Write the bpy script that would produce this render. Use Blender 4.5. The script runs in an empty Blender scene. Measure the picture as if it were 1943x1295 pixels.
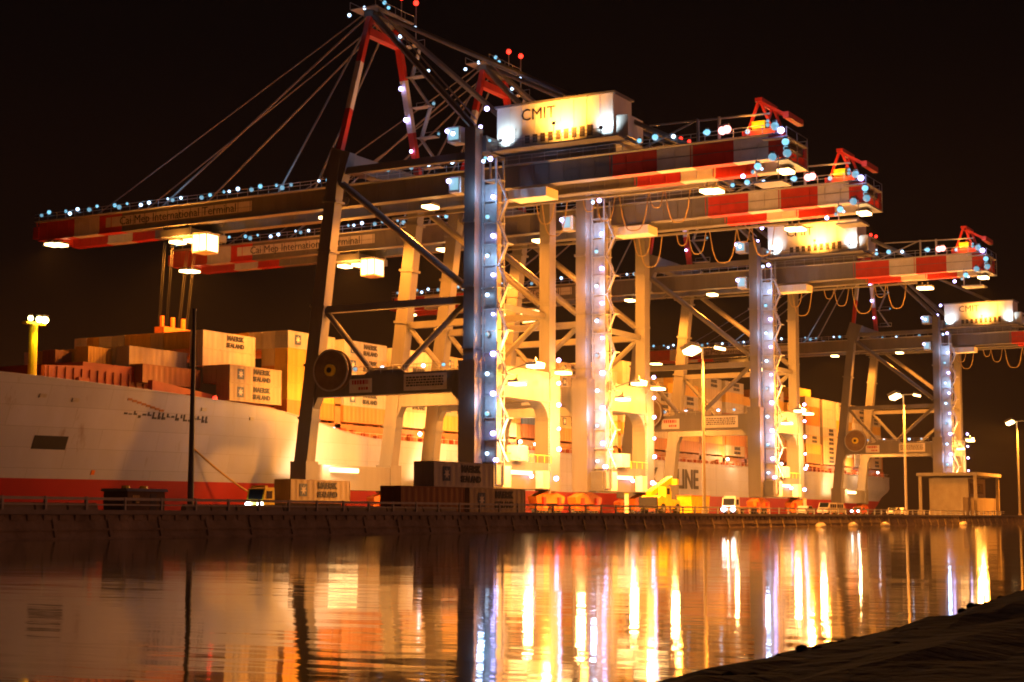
import bpy, math, random
from mathutils import Vector, Matrix
random.seed(7)
sc = bpy.context.scene
COL = sc.collection
R = math.radians

# ------------------------------------------------------------------ helpers
def nodes_of(m):
    m.use_nodes = True
    return m.node_tree.nodes, m.node_tree.links

def paint(name, col, rough=0.55, var=0.25, scale=0.6, metal=0.0, bump=0.0, streak=False):
    """painted or bare surface with uneven tone and stains of its own"""
    m = bpy.data.materials.new(name)
    N, L = nodes_of(m)
    b = N['Principled BSDF']
    tc = N.new('ShaderNodeTexCoord')
    mp = N.new('ShaderNodeMapping')
    mp.inputs['Scale'].default_value = (scale, scale, scale * (0.12 if streak else 1))
    nz = N.new('ShaderNodeTexNoise')
    nz.inputs['Scale'].default_value = 1.0
    nz.inputs['Detail'].default_value = 6
    nz.inputs['Roughness'].default_value = 0.65
    rp = N.new('ShaderNodeValToRGB')
    rp.color_ramp.elements[0].position = 0.32
    rp.color_ramp.elements[1].position = 0.68
    d = [c * (1 - var) for c in col]
    rp.color_ramp.elements[0].color = (d[0], d[1] * 0.96, d[2] * 0.92, 1)
    rp.color_ramp.elements[1].color = (*col, 1)
    L.new(tc.outputs['Object'], mp.inputs['Vector'])
    L.new(mp.outputs['Vector'], nz.inputs['Vector'])
    L.new(nz.outputs['Fac'], rp.inputs['Fac'])
    L.new(rp.outputs['Color'], b.inputs['Base Color'])
    b.inputs['Roughness'].default_value = rough
    b.inputs['Metallic'].default_value = metal
    if bump:
        n2 = N.new('ShaderNodeTexNoise')
        n2.inputs['Scale'].default_value = 3.0
        n2.inputs['Detail'].default_value = 8
        bp = N.new('ShaderNodeBump')
        bp.inputs['Strength'].default_value = bump
        bp.inputs['Distance'].default_value = 0.2
        L.new(tc.outputs['Object'], n2.inputs['Vector'])
        L.new(n2.outputs['Fac'], bp.inputs['Height'])
        L.new(bp.outputs['Normal'], b.inputs['Normal'])
    return m

def glow(name, col, strength):
    m = bpy.data.materials.new(name)
    N, L = nodes_of(m)
    b = N['Principled BSDF']
    b.inputs['Base Color'].default_value = (0.1, 0.1, 0.1, 1)
    b.inputs['Emission Color'].default_value = (*col, 1)
    b.inputs['Emission Strength'].default_value = strength
    return m

class MB:
    """collects boxes, beams, tubes ... and links them as ONE mesh object"""
    def __init__(s):
        s.v = []; s.f = []; s.mi = []
    def add(s, vs, fs, mi=0):
        o = len(s.v)
        s.v += [tuple(p) for p in vs]
        s.f += [tuple(i + o for i in f) for f in fs]
        s.mi += [mi] * len(fs)
        return s
    def box(s, a, b, mi=0):
        x0, x1 = sorted((a[0], b[0])); y0, y1 = sorted((a[1], b[1])); z0, z1 = sorted((a[2], b[2]))
        vs = [(x0,y0,z0),(x1,y0,z0),(x1,y1,z0),(x0,y1,z0),(x0,y0,z1),(x1,y0,z1),(x1,y1,z1),(x0,y1,z1)]
        return s.add(vs, [(0,3,2,1),(4,5,6,7),(0,1,5,4),(1,2,6,5),(2,3,7,6),(3,0,4,7)], mi)
    def beam(s, p, q, w, h=None, mi=0, side=(1,0,0), w2=None, h2=None):
        """box beam; w across 'side', h across the other axis; can taper"""
        h = w if h is None else h
        w2 = w if w2 is None else w2; h2 = h if h2 is None else h2
        p = Vector(p); q = Vector(q); d = (q - p).normalized(); sd = Vector(side)
        if abs(d.dot(sd)) > 0.95: sd = Vector((0, 1, 0))
        a = (sd - d * d.dot(sd)).normalized(); b = d.cross(a)
        vs = []
        for c, ww, hh in ((p, w, h), (q, w2, h2)):
            for i, j in ((-1,-1),(1,-1),(1,1),(-1,1)):
                vs.append(c + a * (i * ww / 2) + b * (j * hh / 2))
        return s.add(vs, [(3,2,1,0),(4,5,6,7),(0,1,5,4),(1,2,6,5),(2,3,7,6),(3,0,4,7)], mi)
    def tube(s, p, q, r, n=8, mi=0, r2=None):
        r2 = r if r2 is None else r2
        p = Vector(p); q = Vector(q); d = (q - p).normalized()
        sd = Vector((0,0,1)) if abs(d.z) < 0.9 else Vector((1,0,0))
        a = d.cross(sd).normalized(); b = d.cross(a)
        vs = []
        for c, rr in ((p, r), (q, r2)):
            for k in range(n):
                t = 2 * math.pi * k / n
                vs.append(c + a * math.cos(t) * rr + b * math.sin(t) * rr)
        fs = [(k, (k+1) % n, n + (k+1) % n, n + k) for k in range(n)]
        fs += [tuple(range(n))[::-1], tuple(range(n, 2*n))]
        return s.add(vs, fs, mi)
    def path(s, pts, r, n=6, mi=0):
        for a, b in zip(pts, pts[1:]): s.tube(a, b, r, n, mi)
        return s
    def ball(s, c, r, mi=0, nu=10, nv=6, sz=1.0):
        vs = []; fs = []
        for j in range(nv + 1):
            ph = math.pi * j / nv
            for i in range(nu):
                t = 2 * math.pi * i / nu
                vs.append((c[0] + r*math.sin(ph)*math.cos(t), c[1] + r*math.sin(ph)*math.sin(t), c[2] + r*sz*math.cos(ph)))
        for j in range(nv):
            for i in range(nu):
                fs.append((j*nu+i, (j+1)*nu+i, (j+1)*nu+(i+1)%nu, j*nu+(i+1)%nu))
        return s.add(vs, fs, mi)
    def prism(s, poly, ax, a, b, mi=0):
        """2-D polygon extruded along axis ax (0,1,2) from a to b"""
        def P(u, v, t):
            r = [u, v]; r.insert(ax, t); return tuple(r)
        n = len(poly)
        vs = [P(u, v, a) for u, v in poly] + [P(u, v, b) for u, v in poly]
        fs = [(k, (k+1) % n, n + (k+1) % n, n + k) for k in range(n)]
        fs += [tuple(range(n))[::-1], tuple(range(n, 2*n))]
        return s.add(vs, fs, mi)
    def mesh(s, name, mats):
        me = bpy.data.meshes.new(name)
        me.from_pydata(s.v, [], s.f)
        for m in (mats if isinstance(mats, (list, tuple)) else [mats]): me.materials.append(m)
        me.polygons.foreach_set('material_index', s.mi)
        import bmesh
        bm = bmesh.new(); bm.from_mesh(me); bmesh.ops.recalc_face_normals(bm, faces=bm.faces); bm.to_mesh(me); bm.free()
        me.update()
        return me
    def build(s, name, mats, parent=None, loc=None):
        return link(name, s.mesh(name, mats), parent, loc)

def link(name, me, parent=None, loc=None, rot=None):
    o = bpy.data.objects.new(name, me)
    COL.objects.link(o)
    if parent: o.parent = parent
    if loc is not None: o.location = loc
    if rot is not None: o.rotation_euler = rot
    return o

def empty(name, loc=(0,0,0), rz=0):
    o = bpy.data.objects.new(name, None)
    COL.objects.link(o); o.location = loc; o.rotation_euler = (0,0,rz); o.empty_display_size = 0.5
    return o

def tag(o, label=None, cat=None, group=None, kind=None):
    if label: o['label'] = label
    if cat: o['category'] = cat
    if group: o['group'] = group
    if kind: o['kind'] = kind
    return o

def kids(o): return [c for c in bpy.data.objects if c.parent == o]
def copy_tree(o, parent=None):
    c = o.copy(); COL.objects.link(c)
    if parent: c.parent = parent
    for ch in kids(o): copy_tree(ch, c)
    return c

def lamp(kind, loc, power, col, parent=None, aim=None, size=0.4, spot=150, blend=0.6, name='flood_beam'):
    d = bpy.data.lights.new(name, kind)
    d.energy = power; d.color = col; d.shadow_soft_size = size
    if kind == 'SPOT': d.spot_size = R(spot); d.spot_blend = blend
    o = bpy.data.objects.new(name, d); COL.objects.link(o)
    o.location = loc
    if parent: o.parent = parent
    if aim is not None:
        o.rotation_euler = (Vector(aim) - Vector(loc)).to_track_quat('-Z', 'Y').to_euler()
    return o

_txt = {}
def text_mesh(s, size, mat, key=None, extrude=0.02, bold=0.0):
    k = (s, size, mat.name)
    if k in _txt: return _txt[k]
    cu = bpy.data.curves.new('lettering', 'FONT')
    cu.body = s; cu.size = size; cu.extrude = extrude; cu.offset = bold
    cu.align_x = 'CENTER'; cu.align_y = 'CENTER'; cu.resolution_u = 2
    o = bpy.data.objects.new('lettering', cu); COL.objects.link(o)
    dg = bpy.context.evaluated_depsgraph_get()
    me = bpy.data.meshes.new_from_object(o.evaluated_get(dg))
    bpy.data.objects.remove(o)
    if bold:
        vs = [v.co.copy() for v in me.vertices]; fs = [tuple(p.vertices) for p in me.polygons]; mb = MB()
        for i, dx in enumerate((-bold, 0, bold)): mb.add([(v.x+dx, v.y, v.z+i*0.004) for v in vs], fs)
        bpy.data.meshes.remove(me); me = mb.mesh('lettering', mat)
    me.name = 'lettering'; me.materials.clear(); me.materials.append(mat)
    _txt[k] = me
    return me
# lettering on a face that looks towards -X (reads along -Y) or towards -Y (reads along +X)
ROT_X = Matrix(((0,0,-1),(-1,0,0),(0,1,0))).to_euler()
ROT_Y = (math.pi/2, 0, 0)

# ------------------------------------------------------------------ materials
SODIUM = (1.0, 0.29, 0.026)
WARM = (1.0, 0.35, 0.042)
WHITE = (1.0, 0.54, 0.20)
M = {}
M['crane'] = paint('crane_paint', (0.165, 0.16, 0.16), 0.5, 0.22, 0.5, streak=True)
M['crane_dark'] = paint('crane_dark_steel', (0.12, 0.12, 0.125), 0.55, 0.3, 0.6)
M['red'] = paint('signal_red_paint', (0.60, 0.035, 0.015), 0.5, 0.25, 0.6)
M['white'] = paint('white_paint', (0.72, 0.70, 0.66), 0.5, 0.18, 0.6)
M['orange'] = paint('orange_paint', (0.75, 0.20, 0.02), 0.5, 0.3, 1.2)
M['yellow'] = paint('yellow_paint', (0.85, 0.66, 0.012), 0.45, 0.25, 1.0)
M['house'] = paint('house_cladding', (0.74, 0.74, 0.70), 0.55, 0.12, 0.5, streak=True)
M['steel'] = paint('galvanised_steel', (0.38, 0.39, 0.40), 0.45, 0.25, 1.5, metal=0.3)
M['black'] = paint('black_rubber', (0.02, 0.02, 0.02), 0.7, 0.3, 2)
M['louvre'] = paint('louvre_dark', (0.06, 0.045, 0.035), 0.7, 0.3, 2)
M['cable'] = paint('festoon_cable', (0.30, 0.22, 0.10), 0.6, 0.2, 2)
M['rope'] = paint('wire_rope', (0.22, 0.20, 0.18), 0.6, 0.2, 2)
M['manila'] = paint('mooring_rope', (0.55, 0.38, 0.12), 0.8, 0.3, 3)
M['dark_letters'] = paint('dark_letters', (0.03, 0.035, 0.06), 0.6, 0.1, 2)
M['red_letters'] = paint('red_letters', (0.45, 0.03, 0.03), 0.6, 0.1, 2)
M['hull'] = paint('ship_blue_paint', (0.42, 0.48, 0.68), 0.42, 0.12, 0.18, streak=True)
def plates(m):
    N, L = m.node_tree.nodes, m.node_tree.links
    b = N['Principled BSDF']; src = b.inputs['Base Color'].links[0].from_socket
    tc = N.new('ShaderNodeTexCoord'); sp_ = N.new('ShaderNodeSeparateXYZ'); cb = N.new('ShaderNodeCombineXYZ')
    L.new(tc.outputs['Object'], sp_.inputs[0]); L.new(sp_.outputs['X'], cb.inputs['X']); L.new(sp_.outputs['Z'], cb.inputs['Y'])
    br = N.new('ShaderNodeTexBrick'); br.inputs['Scale'].default_value = 1.0; br.inputs['Brick Width'].default_value = 9.0; br.inputs['Row Height'].default_value = 2.6
    br.inputs['Mortar Size'].default_value = 0.035; br.inputs['Mortar Smooth'].default_value = 0.4
    br.inputs['Color1'].default_value = (1,1,1,1); br.inputs['Color2'].default_value = (0.86,0.86,0.85,1); br.inputs['Mortar'].default_value = (0.62,0.58,0.54,1)
    L.new(cb.outputs[0], br.inputs['Vector'])
    mx = N.new('ShaderNodeMixRGB'); mx.blend_type = 'MULTIPLY'; mx.inputs['Fac'].default_value = 0.8
    L.new(src, mx.inputs[1]); L.new(br.outputs['Color'], mx.inputs[2])
    # rust runs
    mp = N.new('ShaderNodeMapping'); mp.inputs['Scale'].default_value = (0.55, 0.55, 0.035)
    nz = N.new('ShaderNodeTexNoise'); nz.inputs['Scale'].default_value = 1.0; nz.inputs['Detail'].default_value = 7; nz.inputs['Roughness'].default_value = 0.7
    rp = N.new('ShaderNodeValToRGB'); rp.color_ramp.elements[0].position = 0.60; rp.color_ramp.elements[1].position = 0.78
    rp.color_ramp.elements[0].color = (0,0,0,1); rp.color_ramp.elements[1].color = (0.75,0.75,0.75,1)
    m2 = N.new('ShaderNodeMixRGB'); m2.inputs[2].default_value = (0.16, 0.075, 0.035, 1)
    L.new(tc.outputs['Object'], mp.inputs['Vector']); L.new(mp.outputs['Vector'], nz.inputs['Vector']); L.new(nz.outputs['Fac'], rp.inputs['Fac'])
    L.new(rp.outputs['Color'], m2.inputs['Fac']); L.new(mx.outputs[0], m2.inputs[1]); L.new(m2.outputs[0], b.inputs['Base Color'])
    bp = N.new('ShaderNodeBump'); bp.inputs['Strength'].default_value = 0.25; bp.inputs['Distance'].default_value = 0.03
    L.new(br.outputs['Fac'], bp.inputs['Height']); bp.invert = True; L.new(bp.outputs['Normal'], b.inputs['Normal'])
plates(M['hull'])
M['boot'] = paint('antifouling_red', (0.36, 0.010, 0.014), 0.55, 0.25, 0.15, streak=True)
M['deckred'] = paint('deck_red_paint', (0.30, 0.055, 0.02), 0.6, 0.3, 0.4)
M['deckorange'] = paint('lashing_steel', (0.40, 0.18, 0.06), 0.6, 0.35, 0.5)
M['concrete'] = paint('apron_concrete', (0.17, 0.16, 0.145), 0.85, 0.3, 0.15, bump=0.15)
M['wall'] = paint('sea_wall_concrete', (0.38, 0.31, 0.23), 0.9, 0.5, 0.35, bump=0.5)
M['cap'] = paint('cap_concrete', (0.34, 0.31, 0.27), 0.85, 0.3, 0.4, bump=0.2)
M['bank'] = paint('bank_earth', (0.013, 0.011, 0.009), 0.95, 0.5, 0.8, bump=0.8)
M['glass'] = paint('dark_glass', (0.02, 0.025, 0.03), 0.08, 0.1, 1)
M['car_white'] = paint('car_white', (0.70, 0.69, 0.66), 0.3, 0.06, 0.5)
M['car_silver'] = paint('car_silver', (0.45, 0.45, 0.45), 0.3, 0.06, 0.5, metal=0.4)
M['car_red'] = paint('car_maroon', (0.25, 0.03, 0.025), 0.3, 0.06, 0.5)
M['pole'] = paint('pole_paint', (0.42, 0.40, 0.36), 0.5, 0.2, 0.7)
M['cabin'] = paint('cabin_boards', (0.22, 0.15, 0.09), 0.7, 0.35, 0.9)
M['booth'] = paint('booth_render', (0.42, 0.36, 0.26), 0.8, 0.25, 0.5)

G = {}
G['cyan'] = glow('lamp_cool', (0.15, 0.42, 0.60), 1.35)
G['violet'] = glow('lamp_blue_white', (0.46, 0.40, 1.0), 9.0)
G['warm'] = glow('lamp_sodium', (1.0, 0.60, 0.22), 8.0)
G['dim'] = glow('lamp_cool_dim', (0.13, 0.34, 0.46), 0.75)
G['ice'] = glow('lamp_cool_bright', (0.40, 0.60, 0.85), 4.2)
G['teal'] = glow('lit_cabin_window', (0.20, 0.42, 0.52), 0.85)
G['redl'] = glow('lamp_red', (1.0, 0.02, 0.01), 4.0)
G['pink'] = glow('lamp_pink', (1.0, 0.30, 0.28), 3.5)
G['head'] = glow('lamp_headlight', (0.95, 0.92, 1.0), 14.0)
G['cab'] = glow('lit_cab', (1.0, 0.62, 0.24), 5.0)
G['yel'] = glow('lamp_yellow', (1.0, 0.85, 0.30), 14.0)
G['deck'] = glow('lamp_deck', (1.0, 0.80, 0.85), 7.0)

# ------------------------------------------------------------------ water, quay, bank
def struct(o): return tag(o, kind='structure')

wm = bpy.data.materials.new('harbour_water')
N, L = nodes_of(wm)
b = N['Principled BSDF']
b.inputs['Base Color'].default_value = (0.012, 0.011, 0.008, 1)
b.inputs['Roughness'].default_value = 0.048
b.inputs['IOR'].default_value = 1.45
tc = N.new('ShaderNodeTexCoord'); mp = N.new('ShaderNodeMapping')
mp.inputs['Rotation'].default_value = (0, 0, R(-29.2))
mp.inputs['Scale'].default_value = (1.1, 0.30, 1)
nz = N.new('ShaderNodeTexNoise'); nz.inputs['Scale'].default_value = 1.1; nz.inputs['Detail'].default_value = 3
nz2 = N.new('ShaderNodeTexNoise'); nz2.inputs['Scale'].default_value = 0.12; nz2.inputs['Detail'].default_value = 2
mx = N.new('ShaderNodeMath'); mx.operation = 'MULTIPLY_ADD'; mx.inputs[1].default_value = 3.0
bp = N.new('ShaderNodeBump'); bp.inputs['Strength'].default_value = 0.16; bp.inputs['Distance'].default_value = 0.05
L.new(tc.outputs['Object'], mp.inputs['Vector'])
L.new(mp.outputs['Vector'], nz.inputs['Vector']); L.new(mp.outputs['Vector'], nz2.inputs['Vector'])
L.new(nz2.outputs['Fac'], mx.inputs[0]); L.new(nz.outputs['Fac'], mx.inputs[2])
L.new(mx.outputs[0], bp.inputs['Height']); L.new(bp.outputs['Normal'], b.inputs['Normal'])
water = MB().add([(-500,-600,0),(2400,-600,0),(2400,2000,0),(-500,2000,0)], [(0,1,2,3)]).build('water', wm)
struct(water)

QZ = 2.0
VW, VS = 83.0, 144.6            # near wall face, ship-side edge
q = MB().box((-300, VW + 0.9, -3), (1200, VS, QZ))
struct(q.build('quay_ground', M['concrete']))
# painted lanes and crane rails on the apron
lane = MB()
for v in (96.0, 100.2, 119.0, 123.2, 127.4, 131.6):
    for k in range(-20, 110): lane.box((k*8.0, v-0.08, QZ+0.004), (k*8.0+4.5, v+0.08, QZ+0.008))
struct(lane.build('lane_markings', M['yellow']))
rails = MB()
for v in (113.5, 141.7):
    rails.box((-300, v-0.09, QZ+0.001), (1200, v+0.09, QZ+0.10))
struct(rails.build('crane_rails', M['steel']))

sw = empty('sea_wall', (200, VW, 0)); tag(sw, 'long stained concrete sea wall with ribs and ledges rising from the water', 'wall')
w = MB(); off = (-200, -VW)
def L2(x, y, z): return (x + off[0], y + off[1], z)
w.prism([(-0.55,-0.35),(-0.02,QZ-0.28),(0.86,QZ-0.28),(0.86,-2),(-1.9,-2)], 0, -500, 1000)
def face(z): return VW - 0.02 - 0.53*(QZ-0.28-z)/(QZ+0.07)
k = -300.0
while k < 900:                                                   # ribs, ledges and the toothed row under the cap
    w.beam(L2(k, face(1.55)-0.05, 1.55), L2(k, face(-0.25)-0.05, -0.25), 0.30, 0.24)
    k += 5.4
rb = w.build('wall_face', M['wall'], sw)
w = MB(); k = -300.0
while k < 900:
    hgt = random.uniform(0.20, 0.34)
    w.box(L2(k, face(1.4) - 0.12, 1.40 - hgt * 0.3), L2(k + 0.9, VW - 0.004, 1.70)); k += 1.5
w.beam(L2(-300, face(0.68), 0.68), L2(1200, face(0.68), 0.68), 0.3, 0.16, side=(0,1,0))
w.beam(L2(-300, face(0.05), 0.05), L2(1200, face(0.05), 0.05), 0.4, 0.2, side=(0,1,0))
w.build('ledge', M['wall'], sw)
w = MB().box(L2(-300, VW - 0.30, QZ - 0.26), L2(1200, VW + 0.88, QZ + 0.06))
w.build('cap_beam', M['cap'], sw)

# guard rail along the near edge
gr = empty('guard_rail', (200, VW + 1.3, QZ)); tag(gr, 'low steel guard rail running along the top of the sea wall', 'railing')
g = MB().box((-140, -0.05, 0.78), (180, 0.05, 0.98)); g.box((-140, -0.04, 0.40), (180, 0.04, 0.50))
g.build('rail', M['steel'], gr)
for k in range(80):
    MB().box((-140 + k*4.0, -0.09, 0), (-139.8 + k*4.0, 0.09, 1.02)).build('post', M['steel'], gr)

# dark bank on the photographer's side: rough ground rising from the water
bk = MB(); nx, ny = 90, 30
def bank_edge(t):      # shoreline point on the water, t in metres along it
    return Vector((-26 + t * 0.9960, 4.15 + t * 0.0540 + 0.14*math.sin(t*0.35) + 0.10*math.sin(t*1.3+1)))
vs = []
for i in range(nx + 1):
    e = bank_edge(i / nx * 150.0)
    for j in range(ny + 1):
        d = (j / ny) ** 1.6 * 30
        h = -0.12 + 0.35*min(d, 0.8) + 0.03*max(d - 0.8, 0) + random.uniform(-0.05, 0.07)*(1 if j else 0) + 0.03*math.sin(i*0.9+j*1.7)
        vs.append((e.x + d*0.05, e.y - d, min(h, 0.95)))
fs = []
for i in range(nx):
    for j in range(ny):
        a = i*(ny+1)+j; fs.append((a, a+1, a+ny+2, a+ny+1))
bk.add(vs, fs)
struct(bk.build('bank_ground', M['bank']))

rr = random.Random(3); stn = MB()
for k in range(500):
    e = bank_edge(rr.uniform(30, 110)); d = abs(rr.gauss(0, 0.9)); r_ = rr.uniform(0.03, 0.10)
    stn.ball((e.x, e.y-0.35-d, 0.02+0.10*min(d, 1.0)), r_, 0, 6, 4, rr.uniform(0.5, 0.9))
tag(stn.build('bank_stones', M['bank']), kind='stuff')

# ------------------------------------------------------------------ gantry crane (built once, copied)
CV = 127.5
def T(x, v, z): return (x - 11.0, v - CV, z - QZ)               # x: 0 near frame .. 22 far frame

def lampmesh(name, mat, r):
    m = MB().ball((0,0,0), r, 0, 10, 6)
    m.box((-0.5*r, -0.5*r, 0.75*r), (0.5*r, 0.5*r, 1.35*r), 1)
    return m.mesh(name, [mat, M['crane_dark']])
lrng = random.Random(5)
LM = {'dim': lampmesh('walkway_lamp', G['dim'], 0.32), 'ice': lampmesh('walkway_lamp', G['ice'], 0.24), 'cyan': lampmesh('walkway_lamp', G['cyan'], 0.28), 'violet': lampmesh('stair_lamp', G['violet'], 0.30),
      'redl': lampmesh('warning_lamp', G['redl'], 0.42), 'pink': lampmesh('beacon', G['pink'], 0.55)}
fm = MB().box((-1.15,-0.8,-0.55),(1.15,0.8,-0.2),0); fm.box((-1.2,-0.85,-0.2),(1.2,0.85,0.15),1); fm.box((-0.1,-0.1,0.15),(0.1,0.1,0.9),1)
LM['flood'] = fm.mesh('floodlight', [G['warm'], M['crane_dark']])

root = empty('gantry_crane', (0, CV, QZ))
def part(mb, name, mats, parent=root): return mb.build(name, mats, parent)
def put(kind, x, v, z, parent=root, name=None):
    if kind == 'cyan': kind = lrng.choices(['cyan', 'dim', 'ice'], [4, 3, 4])[0]
    me = LM[kind]
    o = link(name or me.name, me, parent, T(x, v, z))
    if kind in ('cyan', 'dim', 'ice', 'violet'): o.scale = (lrng.uniform(0.7, 1.25),)*3
    return o

for x in (0, 22):
    # waterside leg leans inward, landside leg is nearly upright
    m = MB().beam(T(x,141.7,8.5), T(x,136.3,53.5), 2.0, 2.3, w2=1.8, h2=1.9)
    m.box(T(x-1.5,140.2,5.4), T(x+1.5,143.0,9.6))
    m.beam(T(x,136.7,50.3), T(x,135.2,54.6), 1.7, 3.4)
    a_, b_ = Vector(T(x,141.7,8.5)), Vector(T(x,136.3,53.5))
    for t in (0.16, 0.33, 0.52, 0.70, 0.86): m.beam(a_.lerp(b_, t-0.004), a_.lerp(b_, t+0.004), 2.26, 2.56)
    part(m, 'leg', M['crane'])
    m = MB()
    for z in (16, 24.5, 33, 42): m.box(T(x-1.14,112.55,z), T(x+1.14,114.5,z+0.35))
    m.beam(T(x,113.6,8.5), T(x,113.3,55.4), 2.0, 1.7)
    m.box(T(x-1.5,112.2,5.4), T(x+1.5,114.8,22.9))
    part(m, 'leg', M['crane'])
    # side frame
    m = MB().box(T(x-0.85,114.82,18.7), T(x+0.85,138.8,21.7))
    m.prism([(138.8-CV,21.7-QZ),(140.4-CV,21.7-QZ),(140.9-CV,17.0-QZ),(139.6-CV,17.0-QZ),(138.8-CV,18.7-QZ)], 0, x-11-0.8, x-11+0.8)
    m.prism([(114.8-CV,18.7-QZ),(116.4-CV,18.7-QZ),(114.8-CV,17.0-QZ)], 0, x-11-0.8, x-11+0.8)
    pb = part(m, 'portal_beam', M['crane'])
    m = MB().box(T(x-0.55,113.9,30.9), T(x+0.55,138.2,31.9)); part(m, 'tie_beam', M['crane'])
    m = MB().tube(T(x,138.2,31.4), T(x,129.4,21.6), 0.42, 10); part(m, 'brace', M['crane'])
    m = MB().tube(T(x,114.6,31.0), T(x,125.6,21.6), 0.42, 10); part(m, 'brace', M['crane'])
    m = MB().tube(T(x,135.8,50.0), T(x,114.6,33.2), 0.52, 10); part(m, 'brace', M['crane'])
    m = MB().prism([(124.0-CV,21.7-QZ),(131.0-CV,21.7-QZ),(129.6-CV,22.6-QZ),(125.4-CV,22.6-QZ)], 0, x-11-0.5, x-11+0.5)
    part(m, 'gusset', M['crane'])
    m = MB().box(T(x-0.5,113.6,51.0), T(x+0.5,136.0,52.0)); part(m, 'top_beam', M['crane'])
    # hand rail on the portal beam
    m = MB()
    for v in range(116, 139, 2): m.tube(T(x-0.7,v,21.7), T(x-0.7,v,22.8), 0.04, 4)
    m.tube(T(x-0.7,116,22.8), T(x-0.7,138,22.8), 0.04, 4); m.tube(T(x-0.7,116,22.3), T(x-0.7,138,22.3), 0.03, 4)
    part(m, 'handrail', M['steel'], pb)
    for v in (133, 128.4, 121.5, 118.2): put('cyan', x+0.2, v, 22.6, pb)

# transverse beams
m = MB().box(T(1.5,111.9,5.6), T(20.5,115.1,9.4)); part(m, 'sill_beam', M['crane'])
m = MB().box(T(1.5,140.3,5.6), T(20.5,142.9,9.2)); part(m, 'sill_beam', M['crane'])
m = MB().box(T(1.5,112.3,18.4), T(20.5,114.7,22.8))
def fillet(m, cx, cz, sx, sz, r, y0, y1):
    pts = [(cx, cz)]
    for k in range(9):
        t = math.pi/2 * k / 8
        pts.append((cx + sx*r*(1-math.sin(t)), cz + sz*r*(1-math.cos(t))))
    m.prism([(a-11, c-QZ) for a, c in pts], 1, y0-CV, y1-CV)
for cx, sx in ((1.5,1),(20.5,-1)):
    fillet(m, cx, 18.4, sx, -1, 3.4, 112.5, 114.5)
part(m, 'portal_cross_beam', M['crane'])
m = MB().box(T(1.0,111.9,52.2), T(21.0,113.7,54.4)); part(m, 'cross_beam', M['crane'])
m = MB().box(T(0.95,135.3,52.2), T(21.05,137.4,54.6)); part(m, 'cross_beam', M['crane'])
m = MB().box(T(1,113.3,31.0), T(21,113.9,31.8)); part(m, 'cross_tie', M['crane'])

# bogies with wheels
for v in (113.5, 141.7):
    for x in (0, 22):
        m = MB(); sx = 1 if x == 0 else -1; c = x + sx*0.3
        m.prism([(c-11-4.6,4.6-QZ),(c-11-1.0,5.4-QZ),(c-11+1.0,5.4-QZ),(c-11+4.6,4.6-QZ),(c-11+4.2,3.6-QZ),(c-11-4.2,3.6-QZ)], 1, v-CV-0.7, v-CV+0.7)
        for s2 in (-1, 1):
            m.prism([(c-11+s2*2.4-2.1,3.5-QZ),(c-11+s2*2.4+2.1,3.5-QZ),(c-11+s2*2.4+1.7,2.6-QZ),(c-11+s2*2.4-1.7,2.6-QZ)], 1, v-CV-0.55, v-CV+0.55)
            m.box(T(c+s2*2.4-0.4, v-1.0, 3.3), T(c+s2*2.4+0.4, v+1.0, 4.5), 1)
        bo = part(m, 'bogie', [M['orange'], M['red']])
        wm_ = MB()
        for k in (-4, -2.9, -1.9, -0.8, 0.8, 1.9, 2.9, 4):
            wm_.tube(T(c+k*0.95, v-0.25, 2.52), T(c+k*0.95, v+0.25, 2.52), 0.4, 12)
        part(wm_, 'wheels', M['crane_dark'], bo)

# girder and boom: two boxes with cross ties, striped ends
def girder(x, w=1.3):
    m = MB()
    cuts = [(70.5,72.6,1),(72.6,77.4,2),(77.4,83.2,1),(83.2,88.4,2),(88.4,95,1),(95,139,0),(139.3,183.5,0),(183.5,188.5,1),(188.5,194,2),(194,202,1)]
    for a, b, mi in cuts: m.box(T(x-w/2,a,48.0), T(x+w/2,b,51.0), mi)
    for a, b, mi in cuts: m.box(T(x-w/2-0.25,a+0.01,47.80), T(x+w/2+0.25,b-0.01,47.995), mi)
    for k in range(56):
        v = 71.6 + k*2.38
        if abs(v-139.15) > 0.6: m.box(T(x-w/2-0.07,v-0.05,48.02), T(x-w/2-0.004,v+0.05,50.95), next(mi for a, b, mi in cuts if a-0.5 <= v <= b+0.5))
    m.box(T(x-w/2-0.05,70.8,49.45), T(x-w/2-0.006,138.8,49.53)); m.box(T(x-w/2-0.05,139.6,49.45), T(x-w/2-0.006,182,49.53))
    m.tube(T(x-1.0,139.15,48.6), T(x+1.0,139.15,48.6), 0.6, 10)
    return part(m, 'girder', [M['crane'], M['red'], M['white']])
gn = girder(7); gf = girder(15)
ctm = MB().box((-3.35,-0.3,0), (3.35,0.3,1.0)).mesh('girder_tie', M['crane'])
for v in list(range(71, 138, 6)) + list(range(142, 198, 6)): link('girder_tie', ctm, root, T(11,v,49.6))
part(MB().box(T(6.2,202.0,48.2), T(15.8,203.2,50.2)), 'end_beam', M['red'])
for gx, g_, sgn in ((7, gn, -1), (15, gf, 1)):
    m = MB(); xo = gx + sgn*1.7
    m.box(T(gx+sgn*0.66, 70.8, 50.85), T(gx+sgn*1.8, 202, 50.95))
    for v in range(71, 203, 2): m.tube(T(xo,v,50.95), T(xo,v,52.1), 0.045, 4)
    m.tube(T(xo,71,52.1), T(xo,202,52.1), 0.05, 4); m.tube(T(xo,71,51.6), T(xo,202,51.6), 0.04, 4)
    part(m, 'walkway', M['steel'], g_)
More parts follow.
